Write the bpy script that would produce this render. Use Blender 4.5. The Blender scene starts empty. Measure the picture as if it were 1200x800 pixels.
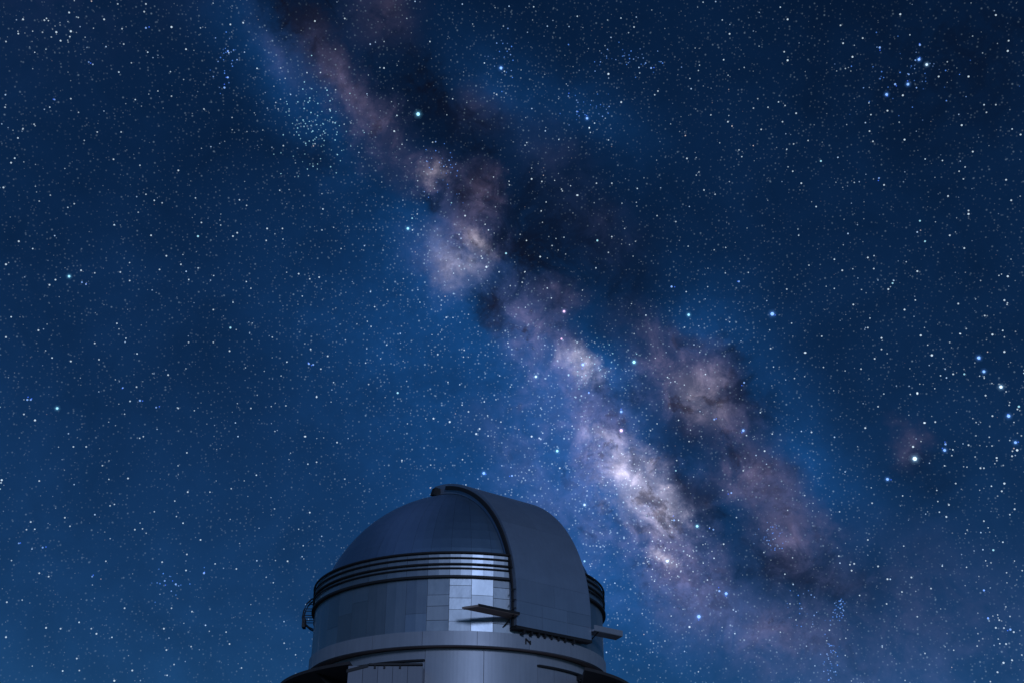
import bpy, bmesh, math, random
from mathutils import Vector, Matrix
import numpy as np
R = math.radians
scene = bpy.context.scene
col = scene.collection

# ------------------------------------------------------------------ camera
FPX, PITCH, CAMZ = 1288.0, 28.6, 1.7           # focal length in pixels of the 1200 px wide photograph
cam_d = bpy.data.cameras.new('camera')
cam = bpy.data.objects.new('camera', cam_d)
col.objects.link(cam)
cam_d.sensor_width = 36.0
cam_d.lens = 36.0 * FPX / 1200.0
cam_d.clip_end = 20000
cam.location = (0, 0, CAMZ)
cam.rotation_euler = (R(90 + PITCH), 0, 0)
scene.camera = cam

def ray(px, py):
    """direction from the camera through a pixel of the 1200x800 photograph"""
    x, u = (px - 600) / FPX, -(py - 400) / FPX
    c, s = math.cos(R(PITCH)), math.sin(R(PITCH))
    return Vector((x, c - u * s, s + u * c)).normalized()

# ------------------------------------------------------------------ moon, exposure
MOON_AZ, MOON_EL = 15.0, 12.5                    # bearing right of the line building -> camera, elevation
moon_d = bpy.data.lights.new('moon', 'SUN')
moon_d.energy = 0.68
moon_d.angle = R(8.0)
moon_d.color = (0.43, 0.60, 1.0)
moon = bpy.data.objects.new('moon', moon_d)
col.objects.link(moon)
moon_dir = Vector((math.sin(R(MOON_AZ)) * math.cos(R(MOON_EL)), -math.cos(R(MOON_AZ)) * math.cos(R(MOON_EL)), math.sin(R(MOON_EL))))
moon.rotation_euler = moon_dir.to_track_quat('Z', 'Y').to_euler()
moon.location = (20, -40, 60)

vs = scene.view_settings
vs.view_transform = 'Standard'; vs.look = 'None'; vs.exposure = 0.0; vs.gamma = 1.0
vs.use_curve_mapping = False
scene.cycles.use_adaptive_sampling = False
scene.cycles.use_denoising = True
scene.cycles.max_bounces = 6

# ------------------------------------------------------------------ world: moonlit air, Milky Way, star dust
def lin(r, g, b, k=1.0):
    f = lambda c: ((c / 255 + 0.055) / 1.055) ** 2.4 if c > 10 else c / 255 / 12.92
    return (f(r) * k, f(g) * k, f(b) * k)

# galactic frame: two points on the plane of the Milky Way
dA, dB = ray(440, 50), ray(830, 620)
GN = dA.cross(dB).normalized(); GC = (dA + dB).normalized(); GB = GN.cross(GC)
def gal(d):
    return math.degrees(math.atan2(d.dot(GB), d.dot(GC))), math.degrees(math.asin(max(-1, min(1, d.dot(GN)))))

world = bpy.data.worlds.new('World'); scene.world = world
world.use_nodes = True
wt = world.node_tree; wt.nodes.clear()
class NT:
    def __init__(s, t): s.t = t
    def node(s, typ, **kw):
        n = s.t.nodes.new(typ)
        for k, v in kw.items(): setattr(n, k, v)
        return n
    def put(s, sock, v):
        if isinstance(v, bpy.types.NodeSocket): s.t.links.new(v, sock)
        else: sock.default_value = v
    def m(s, op, a, b=None, c=None, clamp=False):
        n = s.node('ShaderNodeMath', operation=op, use_clamp=clamp)
        for i, v in enumerate((a, b, c)):
            if v is not None: s.put(n.inputs[i], v)
        return n.outputs[0]
    def v(s, op, a, b=None, c=None):
        n = s.node('ShaderNodeVectorMath', operation=op)
        s.put(n.inputs[0], a)
        if b is not None:
            s.put(n.inputs[3 if op == 'SCALE' else 1], b)
        if c is not None: s.put(n.inputs[2], c)
        return n.outputs[1] if op in ('DOT_PRODUCT', 'LENGTH') else n.outputs[0]
    def smooth(s, x, a, b, lo=0.0, hi=1.0):
        n = s.node('ShaderNodeMapRange', interpolation_type='SMOOTHSTEP')
        for i, v in enumerate((x, a, b, lo, hi)): s.put(n.inputs[i], v)
        return n.outputs[0]
    def noise(s, vec, scale, detail=5.0, rough=0.55, dist=0.0, typ='FBM', lac=2.0):
        n = s.node('ShaderNodeTexNoise', noise_dimensions='3D', noise_type=typ)
        s.put(n.inputs['Vector'], vec); n.inputs['Scale'].default_value = scale
        n.inputs['Detail'].default_value = detail; n.inputs['Roughness'].default_value = rough
        n.inputs['Distortion'].default_value = dist; n.inputs['Lacunarity'].default_value = lac
        return n
w = NT(wt)
DIR = w.node('ShaderNodeTexCoord').outputs['Generated']
lon = w.m('MULTIPLY', w.m('ARCTAN2', w.v('DOT_PRODUCT', DIR, tuple(GB)), w.v('DOT_PRODUCT', DIR, tuple(GC))), 57.29578)
lat = w.m('MULTIPLY', w.m('ARCSINE', w.v('DOT_PRODUCT', DIR, tuple(GN))), 57.29578)
lbn = w.node('ShaderNodeCombineXYZ'); w.put(lbn.inputs[0], lon); w.put(lbn.inputs[1], lat)
LB = lbn.outputs[0]
nw1 = w.noise(DIR, 9.0, 6.0, 0.62)
nw2 = w.noise(DIR, 21.0, 8.0, 0.72)
warp = w.v('MULTIPLY_ADD', w.v('SUBTRACT', nw1.outputs['Color'], (.5, .5, .5)), (3.6, 3.6, 0), LB)
warp = w.v('MULTIPLY_ADD', w.v('SUBTRACT', nw2.outputs['Color'], (.5, .5, .5)), (3.4, 3.4, 0), warp)
n_big = w.noise(DIR, 11.0, 7.0, 0.6, 0.4).outputs['Fac']
n_fine = w.noise(DIR, 38.0, 7.0, 0.68, 0.8).outputs['Fac']
n_mic = w.noise(DIR, 105.0, 5.0, 0.62, 0.0).outputs['Fac']
n_vein = w.noise(DIR, 27.0, 7.0, 0.68, 0.3).outputs['Fac']
vein = w.smooth(w.m('ABSOLUTE', w.m('SUBTRACT', n_vein, 0.5)), 0.0, 0.085, 1.0, 0.0)   # thin dust filaments

def blobs(vec, items):
    tot = None
    for (px, py, ra, rb, ang, wgt) in items:
        l0, b0 = gal(ray(px, py))
        l1, b1 = gal(ray(px + 6 * math.cos(R(ang)), py + 6 * math.sin(R(ang))))
        l2, b2 = gal(ray(px - 6 * math.sin(R(ang)), py + 6 * math.cos(R(ang))))
        sa, sb = math.hypot(l1 - l0, b1 - b0) / 6, math.hypot(l2 - l0, b2 - b0) / 6
        mp = w.node('ShaderNodeMapping', vector_type='TEXTURE')
        w.put(mp.inputs['Vector'], vec)
        mp.inputs['Location'].default_value = (l0, b0, 0)
        mp.inputs['Rotation'].default_value = (0, 0, math.atan2(b1 - b0, l1 - l0))
        mp.inputs['Scale'].default_value = (ra * sa, rb * sb, 1)
        g = w.node('ShaderNodeTexGradient', gradient_type='QUADRATIC_SPHERE')
        w.put(g.inputs[0], mp.outputs[0])
        tot = w.m('MULTIPLY_ADD', g.outputs['Fac'], wgt, 0.0 if tot is None else tot)
    return tot
# px, py, long radius, short radius, angle in the photograph, weight
GLOW = [(330, 60, 200, 110, 58, .55), (400, 160, 170, 90, 60, .35), (520, 300, 170, 120, 52, .95), (470, 420, 330, 230, 40, .55),
        (640, 440, 240, 130, 52, .95), (720, 560, 260, 170, 55, 1.2), (690, 690, 260, 170, 40, .9), (830, 390, 170, 110, 30, .62),
        (940, 540, 190, 100, 62, .58), (590, 110, 150, 90, 40, .35), (700, 140, 150, 70, 30, .28), (600, 560, 300, 200, 0, .55),
        (690, 430, 75, 55, 40, .8), (860, 740, 220, 120, 30, .35)]
MAUVE = [(405, 90, 120, 38, 58, .75), (335, 60, 90, 35, 55, .2), (450, 150, 90, 45, 60, .7), (450, 20, 80, 60, 30, .25), (505, 205, 60, 42, 10, 1.0), (556, 272, 75, 45, 62, 1.1),
         (565, 225, 55, 35, 60, .75), (530, 310, 90, 55, 40, .45), (620, 385, 90, 55, 65, .9), (650, 345, 40, 30, 0, .5), (650, 440, 110, 66, 50, 1.15),
         (690, 505, 125, 68, 42, 1.3), (750, 570, 120, 72, 48, 1.7), (770, 600, 90, 50, 65, 1.0), (795, 665, 120, 75, 45, 1.3), (720, 640, 110, 50, 20, .35),
         (795, 450, 105, 85, 30, 2.0), (760, 385, 80, 45, 20, .5), (845, 500, 90, 70, 40, .55), (855, 565, 75, 40, -20, .95), (925, 630, 100, 65, 50, 1.1), (890, 560, 90, 50, 30, .55),
         (560, 130, 50, 60, 60, .18), (1072, 522, 40, 40, 0, .4), (905, 745, 90, 40, 0, .45), (870, 740, 240, 100, 20, .32), (1010, 710, 260, 150, 0, .22), (680, 605, 210, 130, 50, .38), (620, 520, 130, 90, 40, .25), (700, 265, 130, 60, 30, .1), (640, 180, 90, 60, 30, .08)]
CORE = [(758, 578, 92, 52, 50, 1.15), (735, 560, 70, 45, 60, .6), (785, 600, 40, 22, 60, .6), (562, 282, 42, 24, 70, .6), (672, 425, 40, 26, 40, .8), (782, 657, 26, 16, 0, .7),
        (505, 205, 30, 16, 10, .3), (700, 515, 40, 22, 40, .4), (540, 310, 60, 40, 50, .3), (815, 465, 55, 45, 30, .28)]
DARK = [(362, 14, 150, 58, 50, 3.2), (500, 95, 130, 75, 55, 1.35), (570, 170, 120, 70, 55, .9), (540, 225, 38, 28, 40, 1.1), (612, 305, 95, 60, 55, 1.6), (582, 362, 52, 42, 70, 1.7),
        (650, 260, 200, 120, 30, .75), (520, 240, 50, 16, 30, .9), (660, 395, 35, 24, 40, .7), (695, 455, 60, 22, 60, .9), (735, 470, 55, 30, 50, .6), (710, 500, 40, 16, 50, .8),
        (800, 565, 100, 42, 60, .95), (870, 460, 90, 50, 40, .9), (860, 420, 70, 36, 20, .8), (890, 545, 70, 26, 25, 1.0), (800, 505, 60, 40, 40, .6), (900, 660, 160, 60, 15, .75),
        (840, 610, 80, 50, 60, .7), (745, 540, 40, 10, 60, .5), (760, 622, 60, 10, 15, .6), (370, 175, 80, 40, 0, .5), (960, 690, 120, 70, 0, .4), (1150, 60, 330, 220, 0, .5), (1085, 540, 120, 70, 60, .4), (720, 330, 120, 70, 20, .5)]
glow = blobs(w.v('MULTIPLY_ADD', w.v('SUBTRACT', nw1.outputs['Color'], (.5, .5, .5)), (4, 4, 0), LB), GLOW)
mauve = blobs(warp, MAUVE)
core = blobs(warp, CORE)
dark = blobs(warp, DARK)

# the plane of the galaxy all the way round, beyond the part the photograph shows
band = w.m('EXPONENT', w.m('MULTIPLY', w.m('POWER', w.m('ABSOLUTE', w.m('DIVIDE', lat, 9.5)), 2.0), -1.0))
far = w.smooth(w.m('ABSOLUTE', lon), 19.0, 36.0)
bandfar = w.m('MULTIPLY', band, far)

n_c = w.m('ADD', w.m('MULTIPLY', n_big, 0.55), w.m('MULTIPLY', n_fine, 0.45))
cl = w.m('MULTIPLY', w.smooth(n_c, 0.40, 0.60), w.m('MULTIPLY_ADD', n_mic, 1.5, 0.25))
glow_i = w.m('MULTIPLY', w.m('MULTIPLY_ADD', bandfar, 0.7, glow), w.m('MULTIPLY_ADD', n_c, 1.1, w.m('MULTIPLY', n_mic, .8)))
mauve_i = w.m('MULTIPLY', w.m('MULTIPLY_ADD', bandfar, 0.4, mauve), w.m('MULTIPLY_ADD', cl, 0.95, 0.2))
core_i = w.m('MULTIPLY', core, w.m('MULTIPLY_ADD', cl, 0.9, 0.35))
dark_i = w.m('MULTIPLY', dark, w.m('MULTIPLY_ADD', w.smooth(n_c, 0.56, 0.42), 0.85, 0.45))
dust = w.m('MULTIPLY', w.m('MULTIPLY', vein, w.smooth(n_big, .42, .6)), w.m('MINIMUM', mauve, 1.0))
dark_i = w.m('MULTIPLY_ADD', dust, 0.5, dark_i)
blot = w.m('MULTIPLY', w.smooth(n_vein, .46, .36), w.m('MINIMUM', mauve, 1.0))   # torn holes in the bright clouds
dark_i = w.m('MULTIPLY_ADD', blot, 1.0, dark_i)
keep = w.m('EXPONENT', w.m('MULTIPLY', dark_i, -0.95))             # absorption by the dust

sky = w.node('ShaderNodeTexSky', sky_type='NISHITA')
sky.sun_disc = False; sky.sun_elevation = R(MOON_EL); sky.sun_rotation = R(180 - MOON_AZ)
sky.altitude = 2400; sky.air_density = 1.0; sky.dust_density = 0.4; sky.ozone_density = 3.0
air = w.v('MULTIPLY', sky.outputs[0], (0.0078 * .68, 0.0078 * 1.85, 0.0078 * 3.1))

def tint(s, c): return w.v('MULTIPLY', (1, 1, 1), c) if s is None else w.v('SCALE', c, s)
var = w.m('MULTIPLY_ADD', n_big, 0.9, 0.55)
c = w.v('SCALE', air, var)
c = w.v('ADD', c, w.v('SCALE', lin(16, 66, 122), glow_i))
c = w.v('ADD', c, w.v('SCALE', lin(120, 104, 126, .62), mauve_i))
c = w.v('ADD', c, w.v('SCALE', lin(230, 217, 222, .9), core_i))
c = w.v('SCALE', c, keep)
c = w.v('ADD', c, w.v('SCALE', lin(40, 34, 50, .55), w.m('MINIMUM', w.m('MULTIPLY', dark_i, w.m('MINIMUM', w.m('ADD', mauve, .15), 1.0)), 1.0)))

# star dust: unresolved faint stars, denser near the plane
dens = w.m('MINIMUM', w.m('ADD', w.m('ADD', w.m('MULTIPLY', glow_i, .8), w.m('MULTIPLY', mauve_i, .35)), .22), 1.3)
dens = w.m('MULTIPLY', dens, keep)
for sc_, rad, gain in ((330.0, .34, .55), (190.0, .22, .75)):
    vo = w.node('ShaderNodeTexVoronoi', feature='F1', voronoi_dimensions='3D')
    w.put(vo.inputs['Vector'], DIR); vo.inputs['Scale'].default_value = sc_
    f = w.smooth(vo.outputs['Distance'], 0.02, rad, 1.0, 0.0)
    sep = w.node('ShaderNodeSeparateColor'); w.put(sep.inputs[0], vo.outputs['Color'])
    br = w.m('POWER', sep.outputs[0], 2.5)
    f = w.m('MULTIPLY', w.m('MULTIPLY', f, br), w.m('MULTIPLY', dens, gain))
    c = w.v('ADD', c, w.v('SCALE', (.55, .8, 1.0), f))
bg = w.node('ShaderNodeBackground'); w.put(bg.inputs[0], c); bg.inputs[1].default_value = 1.0
wo = w.node('ShaderNodeOutputWorld'); wt.links.new(bg.outputs[0], wo.inputs[0])
world.cycles.sampling_method = 'MANUAL'; world.cycles.sample_map_resolution = 256

# ------------------------------------------------------------------ materials
def mat(name, base, metallic=0.0, rough=0.5, var=0.15, rvar=0.1, streak=0.0, nscale=1.2, bump=0.0, objvar=0.0, spec=0.5):
    m = bpy.data.materials.new(name); m.use_nodes = True
    n = NT(m.node_tree); b = m.node_tree.nodes['Principled BSDF']
    geo = n.node('ShaderNodeNewGeometry').outputs['Position']
    nz = n.noise(geo, nscale, 6.0, 0.6).outputs['Fac']
    st = n.noise(n.v('MULTIPLY', geo, (3.2, 3.2, 0.16)), 1.6, 5.0, 0.6).outputs['Fac']
    k = n.m('ADD', n.m('MULTIPLY', n.m('SUBTRACT', nz, .5), 2 * var), n.m('MULTIPLY', n.m('SUBTRACT', st, .5), 2 * streak))
    oi = n.node('ShaderNodeObjectInfo').outputs['Random']
    k = n.m('ADD', k, n.m('MULTIPLY', n.m('SUBTRACT', oi, .5), 2 * objvar))
    k = n.m('ADD', k, 1.0)
    n.put(b.inputs['Base Color'], n.v('SCALE', base, k))
    b.inputs['Metallic'].default_value = metallic
    b.inputs['Specular IOR Level'].default_value = spec
    r = n.m('ADD', n.m('MULTIPLY', n.m('SUBTRACT', nz, .5), 2 * rvar), rough)
    r = n.m('ADD', r, n.m('MULTIPLY', n.m('SUBTRACT', n.m('FRACT', n.m('MULTIPLY', oi, 7.31)), .5), objvar))
    n.put(b.inputs['Roughness'], r)
    if bump:
        bn = n.node('ShaderNodeBump'); bn.inputs['Strength'].default_value = bump; bn.inputs['Distance'].default_value = 0.05
        n.put(bn.inputs['Height'], n.noise(geo, 1.1, 4.0, .5).outputs['Fac'])
        m.node_tree.links.new(bn.outputs[0], b.inputs['Normal'])
    return m
M_WALL = mat('aluminium_cladding', (.47, .48, .50), .85, .44, .10, .06, .10, 1.1, .25, .12)
M_DOME = mat('aluminium_dome_sheet', (.36, .49, .60), .90, .43, .06, .04, .05, .8, .1, .03)
M_COVER = mat('painted_shutter_sheet', (.45, .50, .58), .60, .44, .10, .06, .10, .9, .15, .06)
M_BASE = mat('painted_steel_cladding', (.50, .485, .51), .30, .48, .10, .06, .14, .9, .1, .06)
M_DOOR = mat('grey_door_sheet', (.25, .245, .27), .25, .52, .10, .06, .16, .9, .1, .06)
M_DARK = mat('dark_weathered_steel', (.045, .038, .036), .3, .6, .3, .1, .1)
M_SOFFIT = mat('warm_lit_soffit', (.45, .31, .25), .0, .75, .25, .1, .1)  # warm light from the ground is put into this brown base colour
M_GAL = mat('brown_gallery_steel', (.075, .06, .055), .0, .8, .25, .1, .1)
M_SEAM = mat('dark_seam_backing', (.05, .05, .055), .2, .7, .2)
M_SOIL = mat('mountain_soil', (.30, .235, .185), .0, .95, .35, .0, .0, .25, .5)

# ------------------------------------------------------------------ mesh helpers
BX, BY = -3.6, 75.0                               # axis of the building
Z0 = CAMZ                                         # heights below are measured from the camera's height
def P(r, az, z):
    """cylinder coordinates about the building's axis; azimuth 0 faces the camera, positive to its right"""
    a = R(az); return (r * math.sin(a), -r * math.cos(a), z + Z0)
def make(name, verts, faces, m, parent=None, smooth=False):
    me = bpy.data.meshes.new(name); me.from_pydata([tuple(v) for v in verts], [], faces); me.update()
    bm = bmesh.new(); bm.from_mesh(me); bmesh.ops.recalc_face_normals(bm, faces=bm.faces); bm.to_mesh(me); bm.free()
    if smooth:
        for p in me.polygons: p.use_smooth = True
    me.materials.append(m)
    return link(name, me, parent)
def link(name, me, parent=None):
    o = bpy.data.objects.new(name, me); col.objects.link(o)
    if parent is not None: o.parent = parent
    return o
class MB:
    def __init__(s): s.v = []; s.f = []
    def hexa(s, p):      # 8 points: bottom ring 4, top ring 4
        b = len(s.v); s.v += [tuple(q) for q in p]
        for f in ((3, 2, 1, 0), (4, 5, 6, 7), (0, 1, 5, 4), (1, 2, 6, 5), (2, 3, 7, 6), (3, 0, 4, 7)): s.f.append(tuple(b + i for i in f))
    def box(s, c, ex, ey, ez):
        c = Vector(c); ex, ey, ez = Vector(ex), Vector(ey), Vector(ez)
        s.hexa([c + sx * ex + sy * ey + sz * ez for sz in (-1, 1) for sx, sy in ((-1, -1), (1, -1), (1, 1), (-1, 1))])
    def tube(s, pts, r, n=8, closed=False):
        pts = [Vector(p) for p in pts]; b = len(s.v); N = len(pts)
        for i, p in enumerate(pts):
            if closed: d = pts[(i + 1) % N] - pts[i - 1]
            else: d = pts[min(i + 1, N - 1)] - pts[max(i - 1, 0)]
            d.normalize(); up = Vector((0, 0, 1)) if abs(d.z) < .95 else Vector((1, 0, 0))
            e1 = d.cross(up).normalized(); e2 = e1.cross(d)
            for k in range(n):
                a = 2 * math.pi * k / n; s.v.append(tuple(p + r * (math.cos(a) * e1 + math.sin(a) * e2)))
        for i in range(N if closed else N - 1):
            j = (i + 1) % N
            for k in range(n): s.f.append((b + i * n + k, b + i * n + (k + 1) % n, b + j * n + (k + 1) % n, b + j * n + k))
        if not closed:
            s.f.append(tuple(b + k for k in range(n))[::-1]); s.f.append(tuple(b + (N - 1) * n + k for k in range(n)))
    def ring(s, prof, a0, a1, n):   # revolve a closed profile [(r,z)] between two azimuths
        full = abs(a1 - a0) >= 359.9; b = len(s.v); K = len(prof); N = n if full else n + 1
        for i in range(N):
            az = a0 + (a1 - a0) * i / n
            for r, z in prof: s.v.append(P(r, az, z))
        for i in range(n):
            j = (i + 1) % N
            for k in range(K): s.f.append((b + i * K + k, b + i * K + (k + 1) % K, b + j * K + (k + 1) % K, b + j * K + k))
        if not full:
            s.f.append(tuple(b + k for k in range(K))[::-1]); s.f.append(tuple(b + n * K + k for k in range(K)))
    def build(s, name, m, parent=None, smooth=False): return make(name, s.v, s.f, m, parent, smooth)

# ------------------------------------------------------------------ ground (below the frame)
random.seed(4)
gv, gf = [], []
rr = [0, 6, 12, 20, 30, 45, 65, 90, 130, 200, 320, 600, 1200, 2600, 6000]; NA = 48
gv.append((0, 75, -.02))
for i, r in enumerate(rr[1:]):
    for k in range(NA):
        a = 2 * math.pi * k / NA
        x, y = r * math.cos(a), 75 + r * math.sin(a)
        fall = 0 if r < 100 else -(r - 100) * .04
        und = 0 if r < 100 else random.uniform(-1, 1) * r * .01
        gv.append((x, y, -.02 + fall + und))
for k in range(NA): gf.append((0, 1 + k, 1 + (k + 1) % NA))
for i in range(len(rr) - 2):
    for k in range(NA):
        b0, b1 = 1 + i * NA, 1 + (i + 1) * NA
        gf.append((b0 + k, b1 + k, b1 + (k + 1) % NA, b0 + (k + 1) % NA))
ground = make('ground', gv, gf, M_SOIL, None, True)
ground['kind'] = 'structure'; ground['label'] = 'bare brown mountain soil around the observatory'; ground['category'] = 'ground'

# ------------------------------------------------------------------ observatory
obs = bpy.data.objects.new('observatory', None); col.objects.link(obs)
obs.location = (BX, BY, 0); obs.empty_display_size = 2
obs['label'] = 'silver metal observatory with round dome and raised slit cover under the Milky Way'
obs['category'] = 'observatory'

# --- fixed base wall
ZB0, ZSOF, ZBELT, ZLEDGE, ZRAIL, ZC, RD = -Z0, 15.28, 16.12, 19.30, 20.86, 17.95, 9.78
RW, RBELT, RBASE = 9.74, 9.86, 9.02
rng = random.Random(11)
mb = MB(); mb.ring([(RBASE - .45, ZB0), (RBASE - .06, ZB0), (RBASE - .06, ZSOF + .3), (RBASE - .45, ZSOF + .3)], 0, 360, 96)
base = mb.build('base_wall', M_SEAM, obs)
def curved_panel(name, r0, r1, a0, a1, z0, z1, n, m, parent, gap=.012, tilt=0.0):
    g = math.degrees(gap / r1); mb = MB()
    b = len(mb.v)
    for i in range(n + 1):
        az = a0 + g + (a1 - a0 - 2 * g) * i / n
        mb.v += [P(r0, az, z0 + gap), P(r1 - tilt, az, z0 + gap), P(r1 + tilt, az, z1 - gap), P(r0, az, z1 - gap)]
    for i in range(n):
        for k in range(4): mb.f.append((i * 4 + k, i * 4 + (k + 1) % 4, i * 4 + 4 + (k + 1) % 4, i * 4 + 4 + k))
    mb.f.append((0, 1, 2, 3)); mb.f.append(tuple(n * 4 + k for k in (3, 2, 1, 0)))
    return mb.build(name, m, parent)
BW = 360 / 16.36
cols = [-43.0, -9.7, 12.2, 34.0, 59.0]
while cols[-1] + 25 < 317 - 8: cols.append(cols[-1] + 25.8)
cols = cols[:-1] + [317.0]
for i in range(len(cols) - 1):
    a0, a1 = cols[i], cols[i + 1]
    n = max(4, int((a1 - a0) / 1.3))
    if i in (1, 2):                                # tall panels that run up to the drum
        curved_panel('panel', RBASE - .05, RBASE + .14, a0, a1, ZB0, ZSOF - .03, n, M_BASE, base, .015)
    else:
        curved_panel('panel', RBASE - .05, RBASE + .10, a0, a1, 14.62, ZSOF - .03, n, M_BASE, base, .015)
        nc = 4 if i == 0 else (3 if i == 3 else 4)
        for k in range(nc):                        # sheets under the lintel
            b0, b1 = a0 + (a1 - a0) * k / nc, a0 + (a1 - a0) * (k + 1) / nc
            rows = [ZB0, 3.5, 9.0, 14.5]
            for q in range(3): curved_panel('panel', RBASE - .05, RBASE + .12, b0, b1, rows[q], rows[q + 1], 3, M_BASE, base, .012)
        mb = MB(); mb.ring([(RBASE, 14.49), (RBASE + .34, 14.51), (RBASE + .34, 14.60), (RBASE, 14.63)], a0 + .15, a1 - .15, n)
        mb.build('lintel', M_DARK, base)
# flat-fronted bay beside the tall panels
bay = MB(); bx0, bx1, by0, by1, bz = -5.85, -1.55, -10.3, -7.9, 13.97
bay.hexa([(x, y, z) for z in (0, bz + Z0) for x, y in ((bx0, by0 + .05), (bx1, by0 + .05), (bx1, by1), (bx0, by1))])
bay_o = bay.build('door_bay', M_DOOR, base)
for k in range(5):
    x0 = bx0 + (bx1 - bx0) * k / 5; x1 = x0 + (bx1 - bx0) / 5
    for z0, z1 in ((0, 5.0), (5.0, 10.4), (10.4, bz + Z0 - .02)):
        mb = MB(); mb.box(((x0 + x1) / 2, by0, (z0 + z1) / 2), ((x1 - x0) / 2 - .012, 0, 0), (0, .06, 0), (0, 0, (z1 - z0) / 2 - .01)); mb.build('door_panel', M_DOOR, base)
mb = MB(); mb.box(((bx0 + bx1) / 2 + .6, by0 - .05, bz + Z0 + .05), ((bx1 - bx0) / 2 - .6, 0, 0), (0, .16, 0), (0, 0, .055)); mb.box((bx0 + .55, by0 - .02, bz + Z0 - .16), (.62, 0, .16), (0, .12, 0), (0, 0, .09)); mb.build('door_track', M_DARK, base)
for k in (1.55, 2.1, 3.0):
    mb = MB(); mb.box((bx0 + k, by0 - .1, bz + Z0 - .08), (.05, 0, 0), (0, .05, 0), (0, 0, .1)); mb.build('hanger', M_DARK, base)
# stepped end of the lintel and its hanger brackets
for az in (56.5,):
    mb = MB(); a = Vector((math.sin(R(az)), -math.cos(R(az)), 0)); t = Vector((math.cos(R(az)), math.sin(R(az)), 0))
    mb.box(Vector(P(RBASE + .3, az, 14.36)), a * .14, t * (.42 if az < -40 else .07), (0, 0, .16))
    if az == 56.5:
        c0 = Vector(P(RBASE + .4, az, 14.45)); mb.tube([c0, c0 + a * .15 + Vector((0, 0, -.75))], .05, 6)
    mb.build('bracket', M_DARK, base)
# gallery round the sides and back, with a dark underside
mb = MB()
for i in range(101):                               # its two ends are cut square against the front bay
    for r_, z_, e0, e1 in ((RBASE, 13.75, 61, 320.2), (11.7, 14.08, 42.5, 330.2), (11.7, 14.26, 42.5, 330.2), (RBASE, 14.30, 61, 320.2)):
        mb.v.append(P(r_, e0 + (e1 - e0) * i / 100, z_))
for i in range(100):
    for k in range(4): mb.f.append((i * 4 + k, i * 4 + (k + 1) % 4, i * 4 + 4 + (k + 1) % 4, i * 4 + 4 + k))
mb.f += [(3, 2, 1, 0), (400, 401, 402, 403)]
gal_o = mb.build('gallery', M_GAL, obs)
for k in range(17):
    az = 62 + k * 15.8
    if az > 315: break
    mb = MB(); a = Vector((math.sin(R(az)), -math.cos(R(az)), 0)); t = Vector((math.cos(R(az)), math.sin(R(az)), 0))
    p0, p1, p2 = Vector(P(RBASE, az, 13.8)), Vector(P(11.5, az, 14.12)), Vector(P(RBASE, az, 12.4))
    mb.v += [tuple(q + s * .06 * t) for s in (-1, 1) for q in (p0, p1, p2)]; mb.f += [(0, 1, 2), (5, 4, 3), (0, 3, 4, 1), (1, 4, 5, 2), (2, 5, 3, 0)]
    mb.build('strut', M_DARK, gal_o)

# --- rotating drum
mb = MB(); mb.ring([(RBASE - .1, ZSOF), (RBELT - .10, ZSOF), (RBELT - .10, ZSOF + .1), (RBASE - .1, ZSOF + .1)], 0, 360, 128)
soffit = mb.build('soffit', M_SOFFIT, obs)
mb = MB(); mb.ring([(RW - .4, ZSOF + .05), (RW - .07, ZSOF + .05), (RW - .07, ZLEDGE), (RW - .4, ZLEDGE)], 0, 360, 128)
drum = mb.build('drum_wall', M_SEAM, obs)
for k in range(19):
    a0 = -9.9 + k * 360 / 19
    curved_panel('belt_panel', RW - .1, RBELT, a0, a0 + 360 / 19, ZSOF - .02, ZBELT - .01, 14, M_BASE, drum, .011)
NC = 46; STEP = 360 / NC; A0 = -1.0
cover_lo, cover_hi = 21.5, 55.2
for k in range(NC):
    a0 = A0 + k * STEP; mid = (a0 + STEP / 2 + 180) % 360 - 180
    front = -10 < mid < 26
    if front: cuts = {0: [.18, .40, .62, .86], 1: [.20, .47, .68], 2: [.16, .40, .64, .85], 3: [.33, .68]}[k % 4]
    else: cuts = [[.52], [], [.34], [.7], []][(k * 3) % 5]
    zz = [ZBELT] + [ZBELT + (ZLEDGE - ZBELT) * c_ for c_ in cuts] + [ZLEDGE]
    for q in range(len(zz) - 1):
        tl = rng.uniform(-.012, .012) if front else rng.uniform(-.004, .004)
        curved_panel('panel', RW - .1, RW + (rng.uniform(0, .018) if front else rng.uniform(0, .006)), a0, a0 + STEP, zz[q], zz[q + 1], 1 if front else 2, M_WALL, drum, .012 if front else .006, tl)

# --- dome
mb = MB(); nl = 20
prof = [(math.cos(R(8 + 81.9 * i / nl)) * (RD - .06), ZC + math.sin(R(8 + 81.9 * i / nl)) * (RD - .06)) for i in range(nl + 1)]
for i in range(nl + 1):
    for k in range(96): mb.v.append(P(prof[i][0], k * 3.75, prof[i][1]))
for i in range(nl):
    for k in range(96): mb.f.append((i * 96 + k, i * 96 + (k + 1) % 96, i * 96 + 96 + (k + 1) % 96, i * 96 + 96 + k))
dome = mb.build('dome_shell', M_SEAM, obs, True)
gm = MB(); ns = 18
for i in range(ns + 1):
    la = 7.6 + (86.5 - 7.6) * i / ns; r = math.cos(R(la)) * RD; z = ZC + math.sin(R(la)) * RD
    ri = math.cos(R(la)) * (RD - .05); zi = ZC + math.sin(R(la)) * (RD - .05)
    g = math.degrees(.005 / max(r, .3))
    gm.v += [P(ri, g, zi), P(r, g, z), P(r, STEP / 2, z), P(r, STEP - g, z), P(ri, STEP - g, zi)]
for i in range(ns):
    for k in range(4): gm.f.append((i * 5 + k, i * 5 + k + 1, i * 5 + 6 + k, i * 5 + 5 + k))
g0 = gm.build('gore_panel', M_DOME, dome)
g0.rotation_euler.z = R(A0)
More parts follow.
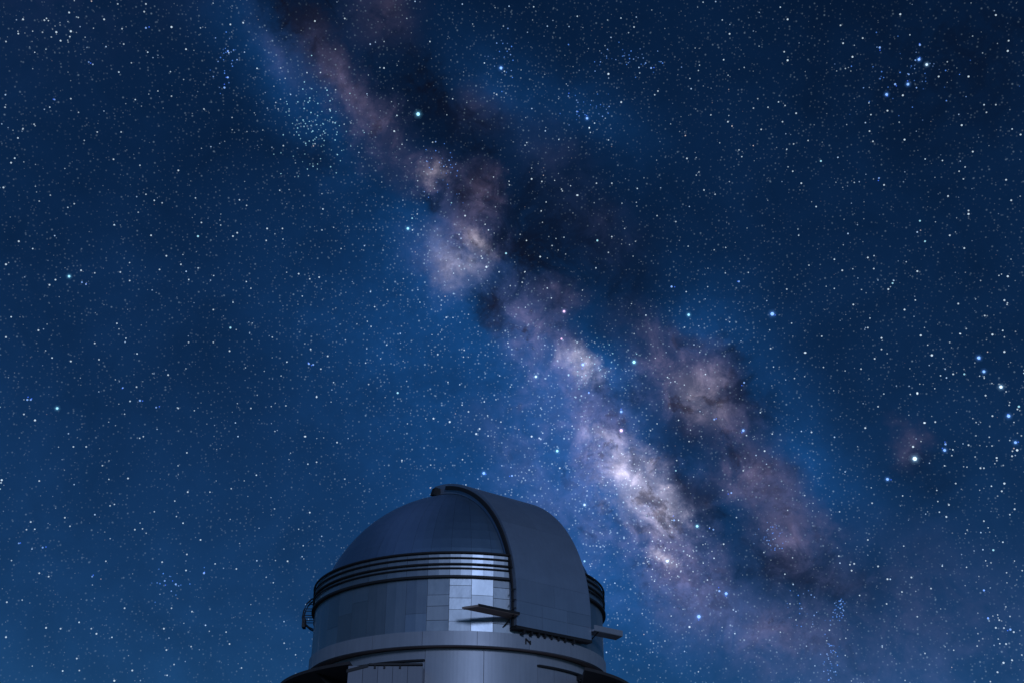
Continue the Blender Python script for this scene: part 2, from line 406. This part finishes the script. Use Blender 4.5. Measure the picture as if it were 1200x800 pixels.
for k in range(1, NC):
    g = g0.copy(); col.objects.link(g); g.parent = dome; g.rotation_euler.z = R(A0 + k * STEP)
mb = MB(); mb.ring([(.05, ZC + RD - .05), (.75, ZC + RD - .08), (.7, ZC + RD + .03), (.05, ZC + RD + .05)], 0, 360, 24)
mb.build('crown_plate', M_DOME, dome)

# --- catwalk round the dome
c0_, c1_ = cover_hi + .8, 360 + cover_lo - .8
mb = MB(); mb.ring([(RW - .1, ZLEDGE - .02), (RW + .24, ZLEDGE), (RW + .24, ZLEDGE + .13), (RW - .1, ZLEDGE + .15)], c0_, c1_, 160)
cat = mb.build('catwalk', M_DARK, obs)
for k in range(NC):
    a0 = A0 + k * STEP; mid = (a0 + STEP / 2) % 360
    if 26 < mid < 50: continue
    curved_panel('band_panel', RW - .5, RW + .07 + rng.uniform(0, .008), a0, a0 + STEP, ZLEDGE + .12, ZRAIL - .02, 2, M_WALL, cat, .008, rng.uniform(-.004, .004))
for z, rad in ((ZRAIL, .075), (20.52, .055), (20.14, .07), (19.88, .05)):
    mb = MB(); mb.tube([P(9.9, c0_ + (c1_ - c0_) * i / 180, z) for i in range(181)], rad, 8)
    mb.build('rail', M_DARK, cat, True)
# --- slit cover: flat across, arched over the dome
PH, HW, RO, RI, ZCV, ZBOT = 38.4, 2.975, 10.03, 9.70, 17.96, 16.45
ca, ct = Vector((math.sin(R(PH)), -math.cos(R(PH)), 0)), Vector((math.cos(R(PH)), math.sin(R(PH)), 0))
def C(th, s, r):
    """th: degrees from the top over to the front; beyond 90 it drops straight down (metres below = th-90)"""
    if th <= 90: return ca * (r * math.sin(R(th))) + ct * s + Vector((0, 0, ZCV + Z0 + r * math.cos(R(th))))
    return ca * r + ct * s + Vector((0, 0, ZCV + Z0 - (th - 90)))
THS = [4.6 + i * 3.05 for i in range(28)] + [90] + [90 + (ZCV - ZBOT)]
def sweep(s0, s1, r0, r1, ths=THS):
    mb = MB()
    for th in ths: mb.v += [tuple(C(th, s0, r0)), tuple(C(th, s1, r0)), tuple(C(th, s1, r1)), tuple(C(th, s0, r1))]
    for i in range(len(ths) - 1):
        for k in range(4): mb.f.append((i * 4 + k, i * 4 + (k + 1) % 4, i * 4 + 4 + (k + 1) % 4, i * 4 + 4 + k))
    e = (len(ths) - 1) * 4; mb.f += [(0, 1, 2, 3), (e + 3, e + 2, e + 1, e)]
    return mb
cover = sweep(-HW, HW, RI - .35, RO - .02).build('slit_cover', M_COVER, obs)
rows = [4.6, 30, 57, 82, 90.0, 90 + .75, 90 + ZCV - ZBOT]
for i in range(len(rows) - 1):
    a, b = rows[i], rows[i + 1]
    gp = .005 if i < 4 else .009
    gth = math.degrees(gp / RO) if b <= 90 else gp
    n = max(1, int((b - a) / 3)) if b <= 90 else 1
    ths = [a + gth + (b - a - 2 * gth) * j / n for j in range(n + 1)]
    ncl = 3 if i >= 4 else (2 if i in (1, 3) else 1)
    for k in range(ncl):
        s0, s1 = -HW + 2 * HW * k / ncl, -HW + 2 * HW * (k + 1) / ncl
        sweep(s0 + gp, s1 - gp, RO - .03, RO + rng.uniform(0, .006), ths).build('panel', M_COVER, cover)
# dark weather seals along both edges where the cover meets the dome
for s in (-1, 1):
    sweep(s * (HW + .06) - .07, s * (HW + .06) + .07, RI - .1, RI + .15, [t_ for t_ in THS if 13 < t_ < 78]).build('weather_seal', M_DARK, cover)
    sweep(s * (HW + .05) - .06, s * (HW + .05) + .06, RI - .1, RI + .03, [t_ for t_ in THS if t_ > 74]).build('weather_seal', M_DARK, cover)
# ledge and rollers under the cover
mb = MB(); mb.box(ca * (RO - .28) + Vector((0, 0, ZBOT + Z0 - .07)), ct * (HW + .05), ca * .27, (0, 0, .09)); mb.build('bottom_rail', M_DARK, cover)
for s in (-2.35, -1.75, -1.2, -.72, -.2, .35, .9, 1.6):
    mb = MB(); mb.box(ca * (RO - .16) + ct * s + Vector((0, 0, ZBOT + Z0 - .27)), ct * .06, ca * .1, (0, 0, .14)); mb.box(ca * (RO - .42) + ct * s + Vector((0, 0, ZBOT + Z0 - .36)), ct * .05, ca * .3, (0, 0, .05))
    mb.build('roller', M_DARK, cover)
# small brackets on the side of the cover
for dz in (.2, .85, 1.35):
    mb = MB(); p = ca * (RO - .1) - ct * (HW + .02) + Vector((0, 0, ZCV + Z0 + .9 - dz)); mb.tube([p, p - ct * .28 + Vector((0, 0, -.06)), p - ct * .34 + Vector((0, 0, -.2))], .035, 6); mb.build('hook', M_DARK, cover)
# --- side platforms along the shutter's track
for s0, s1 in ((-6.5, -HW - .02), (HW + .02, 5.75)):
    tap = -.45 if s0 < 0 else .35
    mb = MB(); zt = 17.0 + Z0
    far_e, near_e = (s0, s0 - tap) if s0 < 0 else (s1, s1 - tap)
    q = [ca * 9.3 + ct * s0, ca * 9.3 + ct * s1, ca * 10.3 + ct * (s1 - (tap if s0 > 0 else 0)), ca * 10.3 + ct * (s0 - (tap if s0 < 0 else 0))]
    mb.hexa([v + Vector((0, 0, zt)) for v in q] + [v + Vector((0, 0, zt + .12)) for v in q])
    pf = mb.build('platform', M_SOFFIT if s0 < 0 else M_BASE, obs)
    mb = MB(); e0, e1 = q[3], q[2]
    mb.hexa([v + Vector((0, 0, zt + .02)) for v in (e0 - ca * .04, e1 - ca * .04, e1 + ca * .03, e0 + ca * .03)] + [v + Vector((0, 0, zt + (.17 if s0 < 0 else .36))) for v in (e0 - ca * .04, e1 - ca * .04, e1 + ca * .03, e0 + ca * .03)])
    mb.build('edge_beam', M_DARK if s0 < 0 else M_BASE, pf)
    for f in ((.15,) if s0 > 0 else (.1,)):
        s = s1 + (s0 - s1) * f if s0 < 0 else s0 + (s1 - s0) * f
        rw = math.sqrt(max(0, RW * RW - s * s)); mb = MB()
        mb.tube([ca * min(rw, 9.4) + ct * s + Vector((0, 0, zt - .55)), ca * 10.2 + ct * s + Vector((0, 0, zt))], .04, 6); mb.build('strut', M_DARK, pf)
# bracket at the top of the track
mb = MB(); pc = ca * 1.37 - ct * 3.3 + Vector((0, 0, ZC + Z0 + 9.1))
mb.hexa([pc + v for v in (ct * -.28 - ca * .2, ct * .3 - ca * .2, ct * .3 + ca * .2, ct * -.28 + ca * .2)] + [pc + Vector((0, 0, .55)) + v for v in (ct * -.1 - ca * .2, ct * .3 - ca * .2, ct * .3 + ca * .2, ct * -.1 + ca * .2)])
mb.build('track_end_stop', M_DARK, obs)
# ladder cage on the side of the drum
az = -88.0; a = Vector((math.sin(R(az)), -math.cos(R(az)), 0)); t = Vector((math.cos(R(az)), math.sin(R(az)), 0))
mb = MB()
for s in (-.3, .3):
    mb.tube([a * (RW - .02 + o) + t * s + Vector((0, 0, z + Z0)) for o, z in ((0, 20.62), (.38, 20.52), (.68, 20.2), (.84, 19.75), (.9, 19.25), (.82, 18.95), (.4, 18.6), (0, 18.42))], .05, 6)
lad = mb.build('ladder', M_DARK, obs)
for o, z in ((.55, 20.32), (.8, 19.85), (.87, 19.4), (.86, 19.05)):
    mb = MB(); mb.tube([a * (RW - .05) + t * .3 + Vector((0, 0, z + Z0)), a * (RW + o) + t * .3 + Vector((0, 0, z + Z0)), a * (RW + o) - t * .3 + Vector((0, 0, z + Z0)), a * (RW - .05) - t * .3 + Vector((0, 0, z + Z0))], .03, 6)
    mb.build('rung', M_DARK, lad)
mb = MB(); mb.box(a * (RW + .78) + Vector((0, 0, 18.92 + Z0)), a * .1, t * .34, (0, 0, .3)); mb.build('foot_plate', M_DARK, lad)
mb = MB(); mb.box(a * (RW + .06) + Vector((0, 0, 19.5 + Z0)), a * .05, t * .35, (0, 0, .75)); mb.build('back_plate', M_DARK, lad)
# small fitting on the belt
az = 27.5; a = Vector((math.sin(R(az)), -math.cos(R(az)), 0)); t = Vector((math.cos(R(az)), math.sin(R(az)), 0))
mb = MB(); pc = a * (RBELT + .03) + Vector((0, 0, 15.72 + Z0)); Z = Vector((0, 0, 1))
mb.tube([pc - t * .15 - Z * .17, pc - t * .15 + Z * .17], .045, 6); mb.tube([pc + t * .15 - Z * .17, pc + t * .15 + Z * .06], .045, 6); mb.tube([pc - t * .15 + Z * .14, pc + t * .15 - Z * .1], .05, 6)
mb.build('belt_fitting', M_DARK, drum)

# ------------------------------------------------------------------ stars
STARS = """27,23,1.4 81,15,1.4 83,37,1.6 66,38,1.5 71,48,1.4 122,23,1.4 171,5,1.3 169,14,1.3 171,33,1.5b 201,32,1.6 270,29,1.4 285,27,1.4 218,58,1.4 267,60,1.5b 267,91,1.6b 263,103,1.7b 329,80,1.1 52,24,1.3 138,5,1.2 143,34,1.2
21,162,1.3 13,191,1.4 4,220,1.4 40,146,1.2 83,116,1.2 92,132,1.1 114,155,1.2 142,155,1.2 133,187,1.3 164,194,1.2 209,200,1.4 171,228,1.2 190,238,1.2 162,249,1.1 236,261,1.3 289,241,1.2 87,239,1.2 59,229,1.1 46,236,1.1 201,113,1.2 185,107,1.1 239,128,1.2 272,138,1.1 326,128,1.1 332,171,1.2 145,52,1.2 154,74,1.1 6,126,1.2 27,151,1.2 7,49,1.2 104,73,1.2b 64,117,1.3b
490,134,2.9c 587,80,2.2b 582,111,1.3 688,139,1.9b 676,131,1.4b 666,113,1.2b 462,154,1.5 507,167,1.2 623,210,1.5 635,213,1.3 676,229,1.3 658,222,1.2 640,237,1.2 489,251,1.2 483,256,1.4c 545,253,1.5 404,22,1.3 369,25,1.4 450,80,1.4 393,58,1.1 597,217,1.2 529,238,1.2c
478,268,2.0c 593,297,1.7c 570,313,1.8 633,301,1.5 700,282,1.7c 659,224,1.2 677,229,1.4 640,237,1.2 792,260,1.2 805,186,1.4 825,223,1.3 819,202,1.1 699,215,1.3 717,215,1.3 770,253,1.2 732,268,1.1 661,365,2.1p 787,336,1.8b 807,369,2.0c 743,424,2.6c 658,397,1.8p 523,372,1.4 612,331,1.3 713,296,1.2 628,441,2.0 683,427,2.2b 837,293,1.1 838,228,1.2 647,288,1.2 598,335,1.2 538,275,1.3 565,303,1.3
728,482,2.0b 728,504,2.7p 653,528,2.1c 623,511,1.7 632,513,1.5 656,548,1.5 685,591,1.9 817,616,2.1c 790,609,1.7b 837,491,1.6b 871,504,2.0b 896,528,1.5 857,577,1.6b 792,551,1.4c 793,539,1.2 871,551,1.3 943,413,1.4 903,408,1.3 931,443,1.2 965,430,1.2 951,506,1.4 905,508,1.3 782,657,2.2 848,637,1.4 836,620,1.5b 872,448,1.6b 685,657,1.7c
2,562,1.6 46,563,1.3 150,560,1.4 120,545,1.2 271,572,1.2 220,576,1.4 246,576,1.2 129,592,1.2 76,606,1.3 36,611,1.3 82,616,1.2 158,620,1.3 167,619,1.2 235,632,1.4 50,641,1.4b 22,636,1.3b 31,620,1.2 190,658,1.3 219,649,1.3 124,657,1.2 46,671,1.3 57,675,1.3 108,675,1.3b 206,684,1.6b 193,680,1.4b 239,671,1.7b 146,712,1.3 225,716,1.3 201,712,1.2 54,735,1.4 71,736,1.3 7,746,1.4 107,736,1.2 113,742,1.4 192,736,1.4 224,757,1.2 195,761,1.3 90,771,1.3 155,785,1.4 93,785,1.2 204,778,1.2 134,797,1.5 8,705,1.3 269,754,1.3 265,740,1.2 337,657,1.4 277,666,1.3 363,600,1.4 371,541,1.3 333,753,1.2 283,782,1.2
1072,537,3.3 1040,561,2.1b 1109,605,1.5 1022,589,1.3 1164,644,1.6c 1029,663,1.4 1001,660,1.4 996,661,1.3 998,668,1.4 1040,678,1.5 1068,676,1.4 1057,693,1.3 1091,689,1.3 1039,707,1.3 1153,691,1.6b 1158,724,1.6b 1171,726,1.3 1167,735,1.4 1184,737,1.7b 1188,740,1.4 1179,754,1.4 1186,773,1.4 1176,776,1.6 1169,787,1.4 1177,566,1.6 1174,575,1.4 1189,596,1.4 1168,536,1.5 1149,548,1.4 1153,548,1.3 1120,566,1.3 1112,591,1.4 851,695,2.2b 843,692,1.8b 819,722,2.8b 808,734,1.7 1084,765,1.2 1017,632,1.3 1153,610,1.3 1075,722,1.2 943,580,1.2 983,651,1.3
1182,487,2.4b 1194,476,1.7c 1107,527,2.1b 1108,520,1.7b 1190,518,2.0b 1192,527,1.8 1070,523,1.7 1135,521,1.4 1084,495,1.4 1096,494,1.4 1029,476,1.3 1075,461,1.5 1155,463,1.4 1163,487,1.4 1186,534,1.4 1014,501,1.5
923,23,1.5 855,40,1.4 923,71,1.6 919,61,1.3 1031,56,1.7b 999,67,1.5 988,51,1.4 713,87,1.7 743,32,1.3 763,80,1.6b 771,107,1.3 728,120,1.5 866,176,1.2 853,143,1.4 892,152,1.3 917,143,1.3 933,133,1.4 900,126,1.2 920,124,1.2 883,127,1.2 962,189,1.6c 939,215,1.4 929,201,1.3 1019,154,1.3 1023,166,1.3 930,169,1.2 947,165,1.2 833,135,1.2 888,116,1.1
1039,111,2.0b 1064,99,2.0b 1049,99,1.7b 1077,70,2.0b 1086,76,1.9 1135,90,1.5 1100,90,1.4 1181,60,1.5 1182,48,1.3 1055,17,1.5 1167,18,1.4 1078,53,1.6b 1058,112,1.5 1040,130,1.4 1127,147,1.5 1196,158,1.4 1060,164,1.5 1140,178,1.4 1179,211,1.4 1185,235,1.4 1111,230,1.4 1135,251,1.6 1135,247,1.3 1078,259,1.5c 1036,217,1.4 1030,209,1.4b 1011,45,1.3 985,30,1.3 1124,201,1.2 1131,196,1.2 1129,210,1.2 1167,123,1.2 1156,132,1.2
905,368,2.9b 987,317,1.4 1017,302,1.4 1024,315,1.3 1046,332,1.5c 1041,339,1.5 1060,363,1.5 1075,318,1.5 1084,283,1.5c 1113,276,1.4 1130,291,1.4 1181,324,1.6 1123,356,1.4 1154,370,1.3 1033,396,1.5 1033,409,1.3 1017,384,1.3 1025,420,1.4 1079,393,1.6 1092,416,1.8 1147,419,2.4b 1153,435,2.1b 1173,453,2.4 1163,392,1.6 1177,412,1.6 1130,438,1.5c 1117,438,1.4 1075,460,1.6 1083,495,1.5 963,394,1.3 944,413,1.5 1009,432,1.3 1000,357,1.4 1177,352,1.5 866,330,1.6b 922,339,1.3 948,311,1.2
22,283,1.4 7,310,1.5 81,324,1.9c 96,331,1.4b 65,328,1.4 58,334,1.4 95,317,1.4 177,276,1.4 232,277,1.7c 195,300,1.4 212,310,1.3 187,316,1.3 152,329,1.3 141,319,1.3 111,320,1.2 273,277,1.4 278,273,1.4 312,282,1.3 350,321,1.4 374,325,1.4 363,327,1.3 294,338,1.2 270,384,1.7c 7,395,1.4 45,387,1.4 137,379,1.3 111,402,1.3 116,421,1.3 83,423,1.4 221,401,1.2 250,401,1.2 250,363,1.3 269,411,1.4 362,426,1.7b 367,427,1.6b 376,432,1.3 364,409,1.4 32,468,1.6b 36,468,1.5b 67,478,1.9c 41,492,1.6 164,469,1.7b 183,477,1.4b 144,454,1.3b 160,453,1.3 209,478,1.3 197,439,1.4 371,465,1.4 358,511,1.4 294,478,1.3 335,475,1.2 219,530,1.3 168,511,1.2 86,523,1.3 101,523,1.3 28,485,1.3 313,268,1.4 331,268,1.3
384,417,1.4 466,460,1.8c 508,490,1.6 527,494,1.7 549,482,1.4 558,508,1.7 562,502,1.6 587,494,1.3 567,554,2.3b 600,557,1.7b 471,539,1.4 542,538,1.3 513,415,1.4 544,410,1.3 543,418,1.2 690,460,1.7b 395,518,1.4 357,511,1.3 371,464,1.2 432,450,1.2"""
SC = {'w': (.72, .89, 1.0), 'b': (.26, .48, 1.0), 'c': (.42, .85, 1.0), 'p': (1.0, .62, .95)}
RS = 5000.0; PXR = RS / FPX
rs = np.random.RandomState(7)
D_, Rr_, Cc_ = [], [], []
for tok in STARS.split():
    k = tok[-1] if tok[-1] in 'bcp' else 'w'
    x, y, r = [float(q) for q in tok.rstrip('bcp').split(',')]
    cc = np.array(SC[k]); b = min(1.0, .30 + .55 * (r - 1.0)) * 1.25
    D_.append(ray(x, y)); Rr_.append(r * .70); Cc_.append(cc * b)
    if r >= 1.9:                                   # lens glow of the brightest ones, imitated by faint emissive shells
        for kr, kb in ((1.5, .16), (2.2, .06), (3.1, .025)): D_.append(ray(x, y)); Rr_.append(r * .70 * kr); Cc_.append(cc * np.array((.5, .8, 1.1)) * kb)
    if k == 'b':                                   # close blue companion
        q = rs.normal(0, 2.2, 2); D_.append(ray(x + q[0], y + q[1])); Rr_.append(.7); Cc_.append(np.array((.04, .12, .75)))
# clusters of small blue stars and chains seen in the photograph
for (x, y, sx, sy, n, kk) in ((264, 75, 9, 20, 26, 'b'), (588, 70, 9, 16, 22, 'b'), (740, 72, 26, 10, 40, 'b'), (690, 130, 18, 10, 26, 'b'), (984, 716, 4, 8, 34, 'b'), (973, 765, 4, 20, 46, 'b'),
                              (902, 628, 8, 9, 34, 'b'), (370, 150, 22, 26, 110, 'c'), (68, 36, 20, 12, 22, 'w'), (1060, 95, 36, 24, 46, 'b'), (520, 205, 12, 20, 40, 'b'), (205, 678, 22, 10, 16, 'b'),
                              (940, 710, 10, 10, 20, 'b'), (1160, 470, 40, 70, 90, 'w'), (1165, 700, 30, 60, 50, 'w'), (700, 430, 24, 20, 50, 'c'), (740, 560, 26, 24, 60, 'w'), (785, 655, 30, 16, 60, 'w'), (640, 300, 60, 50, 30, 'w')):
    for i in range(n):
        p = rs.normal(0, 1, 2) * (sx, sy)
        D_.append(ray(x + p[0], y + p[1])); Rr_.append(rs.uniform(.55, .85)); Cc_.append(np.array((.10, .30, 1.0) if kk == 'b' and rs.rand() < .6 else SC[kk]) * rs.uniform(.15, .75))
# field stars over the whole sky above the horizon, crowding towards the galactic plane
gn = np.array(GN); nfield = 0
def blob_np(px, py, items):
    t = np.zeros_like(px)
    for (x, y, ra, rb, an, wg) in items:
        c_, s_ = math.cos(R(an)), math.sin(R(an)); dx, dy = px - x, py - y
        q = np.sqrt(((dx * c_ + dy * s_) / ra) ** 2 + ((-dx * s_ + dy * c_) / rb) ** 2); t += wg * np.clip(1 - q, 0, 1) ** 2
    return t
cP, sP = math.cos(R(PITCH)), math.sin(R(PITCH))
while nfield < 54000:
    d = rs.normal(0, 1, (4000, 3)); d /= np.linalg.norm(d, axis=1)[:, None]
    sb_ = np.abs(d @ gn)
    dep = np.maximum(d[:, 1] * cP + d[:, 2] * sP, .05)
    qx, qy = 600 + FPX * d[:, 0] / dep, 400 - FPX * (d[:, 2] * cP - d[:, 1] * sP) / dep
    dust_ = np.exp(-.75 * blob_np(qx, qy, DARK)) * np.minimum(1.0, .62 + .5 * blob_np(qx, qy, GLOW))    # fewer stars shine through the dust
    keep_ = (d[:, 2] > .02) & (rs.rand(4000) < (.72 + .28 * np.exp(-(sb_ / .22) ** 2)) * dust_)
    for q in d[keep_]:
        u = rs.rand(); mag = u ** 7.0
        D_.append(q); Rr_.append(.50 + .32 * mag + .05 * rs.rand())
        t_ = rs.rand(); cc = np.array((.66, .86, 1.0)) if t_ < .7 else (np.array((.5, .72, 1.0)) if t_ < .975 else np.array((1.0, .88, .82)))
        Cc_.append(cc * (.035 + .10 * u + .65 * mag)); nfield += 1
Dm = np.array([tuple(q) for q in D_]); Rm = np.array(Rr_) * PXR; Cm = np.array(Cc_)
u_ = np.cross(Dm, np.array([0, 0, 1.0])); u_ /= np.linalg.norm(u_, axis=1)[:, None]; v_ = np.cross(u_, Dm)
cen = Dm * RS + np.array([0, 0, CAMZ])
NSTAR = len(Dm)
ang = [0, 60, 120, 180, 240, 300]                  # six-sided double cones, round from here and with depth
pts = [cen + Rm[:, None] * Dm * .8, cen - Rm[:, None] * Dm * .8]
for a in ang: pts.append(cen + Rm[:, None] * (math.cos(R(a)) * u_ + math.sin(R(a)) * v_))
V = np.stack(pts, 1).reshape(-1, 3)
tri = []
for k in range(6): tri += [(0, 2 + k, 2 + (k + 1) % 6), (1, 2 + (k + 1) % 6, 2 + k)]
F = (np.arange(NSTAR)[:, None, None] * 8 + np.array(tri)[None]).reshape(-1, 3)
me = bpy.data.meshes.new('stars')
me.vertices.add(len(V)); me.vertices.foreach_set('co', V.ravel())
me.loops.add(F.size); me.loops.foreach_set('vertex_index', F.ravel().astype(np.int32))
me.polygons.add(len(F)); me.polygons.foreach_set('loop_start', np.arange(0, F.size, 3, dtype=np.int32)); me.polygons.foreach_set('loop_total', np.full(len(F), 3, dtype=np.int32))
me.update()
at = me.attributes.new('starlight', 'FLOAT_COLOR', 'POINT')
at.data.foreach_set('color', np.concatenate([np.repeat(Cm, 8, 0), np.ones((len(V), 1))], 1).ravel().astype(np.float32))
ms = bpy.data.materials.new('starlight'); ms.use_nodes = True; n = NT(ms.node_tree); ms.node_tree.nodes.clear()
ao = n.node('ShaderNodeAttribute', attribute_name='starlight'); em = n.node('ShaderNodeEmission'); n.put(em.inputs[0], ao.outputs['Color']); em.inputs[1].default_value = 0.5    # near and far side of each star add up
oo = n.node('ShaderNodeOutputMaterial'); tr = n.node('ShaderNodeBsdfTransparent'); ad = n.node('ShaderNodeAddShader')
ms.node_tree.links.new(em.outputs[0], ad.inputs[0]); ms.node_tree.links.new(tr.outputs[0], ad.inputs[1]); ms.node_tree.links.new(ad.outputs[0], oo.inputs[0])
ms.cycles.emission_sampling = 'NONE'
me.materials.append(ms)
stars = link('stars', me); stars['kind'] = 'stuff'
stars['label'] = 'thousands of white and blue stars scattered over the night sky'; stars['category'] = 'stars'
